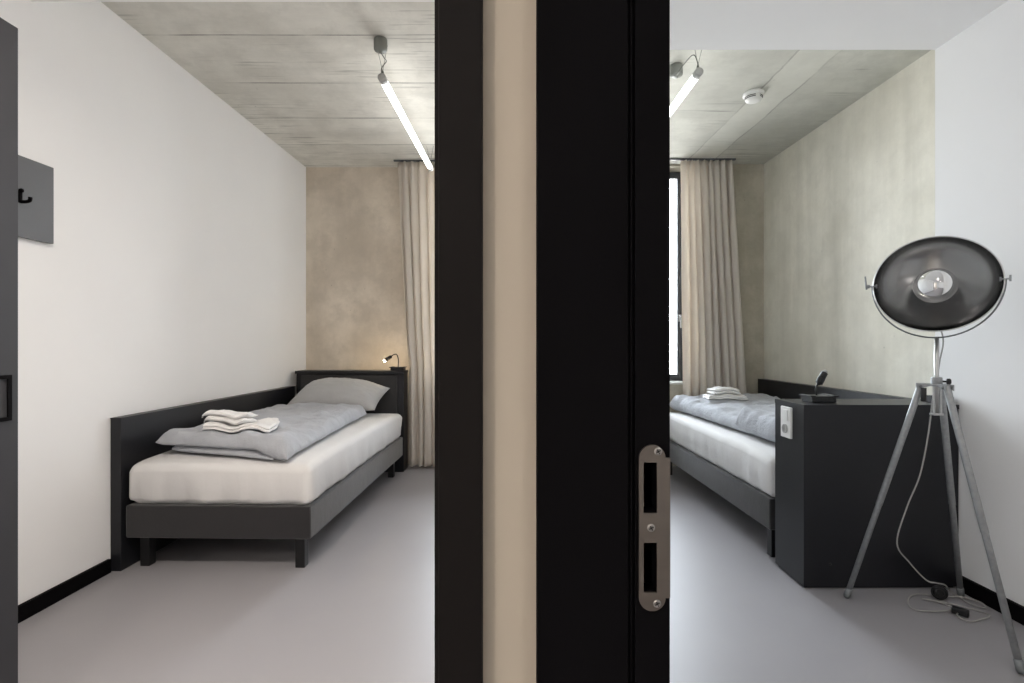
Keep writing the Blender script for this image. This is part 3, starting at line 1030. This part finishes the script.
tube(bm, [kd * .031 + Vector((0, 0, .968)), kd * .033 + Vector((0, 0, .968)), kd * .043 + Vector((0, 0, .968)), kd * .046 + Vector((0, 0, .968))], [.008, .0125, .0125, .008], 14)
link('thumb_screw', bm, M['black_plastic'], hub, True)
bm = bmesh.new(); tube(bm, [(0, 0, .835), (0, 0, 1.150)], .0085, 14)
link('column', bm, M['dish_out'], tl, True)
bm = bmesh.new()
for q in (-1, 1):
    tube(bm, [Vector((.014 * q, -.004, .835)), Vector((.014 * q, -.004, .95))], .0045, 10)
box(bm, -.02, .02, -.012, .012, .830, .838, .001)
link('guide_rod', bm, M['dish_out'], tl)
bm = bmesh.new(); tube(bm, [Vector((-.045, .01, .94)), Vector((-.045, .01, .885))], .010, 10)
link('cable_clamp', bm, M['black_plastic'], tl, True)

az = math.atan2(1.731, 2.12)
pitch = math.radians(17)
n = Vector((-math.sin(az) * math.cos(pitch), -math.cos(az) * math.cos(pitch), math.sin(pitch)))
ax = Vector((math.cos(az), -math.sin(az), 0))
DC = Vector((-.007, .0, 1.369)); R = .205; DEP = .105
mm = axis_matrix(DC, n, ax)
bm = bmesh.new()
prof, mi = [], []
K = 16
for k in range(K + 1):                    # inside, apex to rim (opening towards +z)
    t = k / K
    r = R * math.sin(t * math.pi / 2 * .94) / math.sin(math.pi / 2 * .94)
    z = -DEP * (math.cos(t * math.pi / 2 * .94) - math.cos(math.pi / 2 * .94)) / (1 - math.cos(math.pi / 2 * .94))
    prof.append((r, z))
rim = [(R + .0025, .0022), (R + .0045, 0.0), (R + .0035, -.003)]
outp = [(r + .0022, z - .0025) for (r, z) in prof[::-1][1:-1]] + [(0, -DEP - .0028)]
allp = prof + rim + outp
mi = [0] * K + [1] * (len(allp) - K - 1)
lathe(bm, allp, 72, mm, mi)
dish = link('dish', bm, [M['dish_in'], M['dish_out']], tl, True)
dish['label'] = 'dark nickel dish reflector tilted slightly upwards'
# globe bulb with a mirrored crown, on a short socket
BC = -.032; rb = .073
bm = bmesh.new()
lathe(bm, [(0, BC + rb)] + [(rb * math.sin(math.pi * k / 22), BC + rb * math.cos(math.pi * k / 22)) for k in range(1, 20)] + [(.017, BC - rb * .97 - .004), (.017, -DEP + .004), (0, -DEP + .004)], 48, mm)
o = link('bulb', bm, M['chrome'], dish, True); o['label'] = 'mirrored globe bulb'
bm = bmesh.new(); lathe(bm, [(.024, -DEP - .001), (.026, -DEP - .02), (.022, -DEP - .06), (.012, -DEP - .066), (0, -DEP - .066)], 24, mm)
link('socket', bm, M['dish_out'], dish, True)
# yoke: half ring under the dish between the two pivots
bm = bmesh.new()
pts = []
RY = R + .006
for k in range(33):
    t = math.pi * k / 32
    pts.append(DC + ax * (-math.cos(t) * RY) + Vector((0, 0, -math.sin(t) * (DC.z - 1.146))))
tube(bm, pts, .0032, 10)
link('yoke', bm, M['leg_dark'], tl, True)
for q in (-1, 1):
    bm = bmesh.new()
    c = DC + ax * q * (R - .012)
    tube(bm, [DC + ax * q * (R - .010), DC + ax * q * (R + (.028 if q < 0 else .018))], .0035, 10)
    tube(bm, [DC + ax * q * (R + .014), DC + ax * q * (R + (.024 if q < 0 else .019))], .0075, 12)
    tube(bm, [DC + ax * q * (R - .012), DC + ax * q * (R - .007)], .0085, 12)
    if q < 0:
        e = DC + ax * q * (R + .026)
        tube(bm, [e + Vector((0, 0, -.012)), e + Vector((-.004, .003, .045))], [.004, .0032], 10)
    else:
        e = DC + ax * q * (R + .018)
        tube(bm, [e + Vector((0, 0, -.010)), e + Vector((0, 0, .014))], .0035, 10)
    link('pivot_knob', bm, M['leg_metal'], tl, True)

# cable: from the socket down past the hub, then a loose coil on the floor
def pxp(px, py, y):                       # helper used once while measuring the cable run
    return Vector(((px - 512) * y / F - cx, y - cy, 1.12 + (344 - py) * y / F))
back = mm @ Vector((0, 0, -DEP - .06))
run = [back, back + Vector((.01, .02, -.06)), pxp(943, 338, 2.20), pxp(939.5, 362, 2.19), pxp(936, 388, 2.19), pxp(933, 398, 2.17), pxp(928.5, 433, 2.18), pxp(920, 475, 2.20),
       pxp(907, 507, 2.22), pxp(897, 543, 2.24), pxp(910, 563, 2.26), pxp(926, 580, 2.27), pxp(936, 583, 2.26), pxp(945, 585, 2.28)]
def fl(px, py):                           # a point of the coil lying on the floor
    y = (1.12 - .006) * F / (py - 344)
    return Vector(((px - 512) * y / F - cx, y - cy, .0045))
coil = [fl(950, 590.5), fl(962, 599), fl(973, 606), fl(986, 607.5), fl(980, 602.5), fl(962, 598), fl(940, 596), fl(916, 594.5), fl(908, 601), fl(912, 608), fl(928, 611.5), fl(948, 611.5), fl(958, 607),
        fl(962, 611), fl(957, 616), fl(968, 621), fl(982, 619.5), fl(990, 616.5), fl(977, 610), fl(955, 605), fl(935, 602), fl(922, 598.5), fl(934, 601), fl(955, 609)]
for i in range(1, len(coil)):
    coil[i].z = .0045 + .003 * (i % 3)
bm = bmesh.new(); tube(bm, spline(run + coil, 7), .0030, 8)
cab = link('cable', bm, M['cable'], tl, True); cab['label'] = 'thin grey flex lying coiled on the floor'
pc = fl(939.5, 599); pc.z = .034
bm = bmesh.new()
pd = Vector((-.5, -.8, .1)).normalized()
lathe(bm, [(0, .018), (.018, .018), (.024, .012), (.026, 0), (.024, -.014), (.012, -.024), (.006, -.05), (0, -.05)], 24, axis_matrix(pc, pd))
lathe(bm, [(.0262, .004), (.030, .002), (.030, -.002), (.0262, -.004)], 24, axis_matrix(pc, pd))
sx, sy = frame_of(pd)
for q in (-1, 1):
    tube(bm, [pc + pd * .016 + sx * q * .0095, pc + pd * .036 + sx * q * .0095], .0024, 8)
link('plug', bm, M['black_plastic'], cab)
pc = fl(960.5, 614); pc.z = .015
bm = bmesh.new(); box(bm, -.028, .028, -.014, .014, -.012, .014, .006, 2)
bmesh.ops.transform(bm, matrix=Matrix.Translation(pc) @ Matrix.Rotation(-.9, 4, 'Z'), verts=bm.verts)
link('inline_switch', bm, M['black_plastic'], cab)

# ------------------------------------------------------------------ world, camera, view
w = bpy.data.worlds.new('overcast_sky'); sc.world = w; w.use_nodes = True
nt = w.node_tree; bg = nt.nodes['Background']
tc = nt.nodes.new('ShaderNodeTexCoord'); sep = nt.nodes.new('ShaderNodeSeparateXYZ')
nt.links.new(tc.outputs['Generated'], sep.inputs[0])
rp = nt.nodes.new('ShaderNodeValToRGB')
e = rp.color_ramp.elements
e[0].position = .44; e[0].color = (.50, .50, .49, 1)
e[1].position = .56; e[1].color = (.84, .92, 1.0, 1)
mr = nt.nodes.new('ShaderNodeMapRange'); mr.inputs['From Min'].default_value = -1; mr.inputs['From Max'].default_value = 1
nt.links.new(sep.outputs['Z'], mr.inputs['Value']); nt.links.new(mr.outputs['Result'], rp.inputs['Fac'])
nt.links.new(rp.outputs['Color'], bg.inputs['Color'])
bg.inputs['Strength'].default_value = 19.0

for nm, (x0, x1), y in (('daylight_portal_right', WRX, 4.99), ('daylight_portal_left', WLX, 5.08)):
    ld = bpy.data.lights.new(nm, 'AREA'); ld.shape = 'RECTANGLE'; ld.size = x1 - x0; ld.size_y = WZ[1] - WZ[0]
    ld.cycles.is_portal = True
    lo = bpy.data.objects.new(nm, ld); COL.objects.link(lo)
    lo.location = ((x0 + x1) / 2, y + .02, (WZ[0] + WZ[1]) / 2); lo.rotation_euler = (-math.pi / 2, 0, 0)

cd = bpy.data.cameras.new('camera'); cam = bpy.data.objects.new('camera', cd); COL.objects.link(cam)
cd.sensor_width = 36; cd.lens = 36 * F / 1024; cd.clip_start = .02; cd.clip_end = 100
cd.shift_y = 2.5 / 1024
cam.location = (0, 0, 1.12); cam.rotation_euler = (math.pi / 2, 0, 0)
sc.camera = cam

vs = sc.view_settings
sc.display_settings.display_device = 'sRGB'
vs.view_transform = 'Standard'; vs.look = 'None'; vs.gamma = 1.0; vs.use_curve_mapping = False
vs.exposure = 0.42
sc.cycles.use_denoising = True
sc.cycles.max_bounces = 16; sc.cycles.diffuse_bounces = 12; sc.cycles.glossy_bounces = 5; sc.cycles.transparent_max_bounces = 8
sc.cycles.sample_clamp_indirect = 15.0
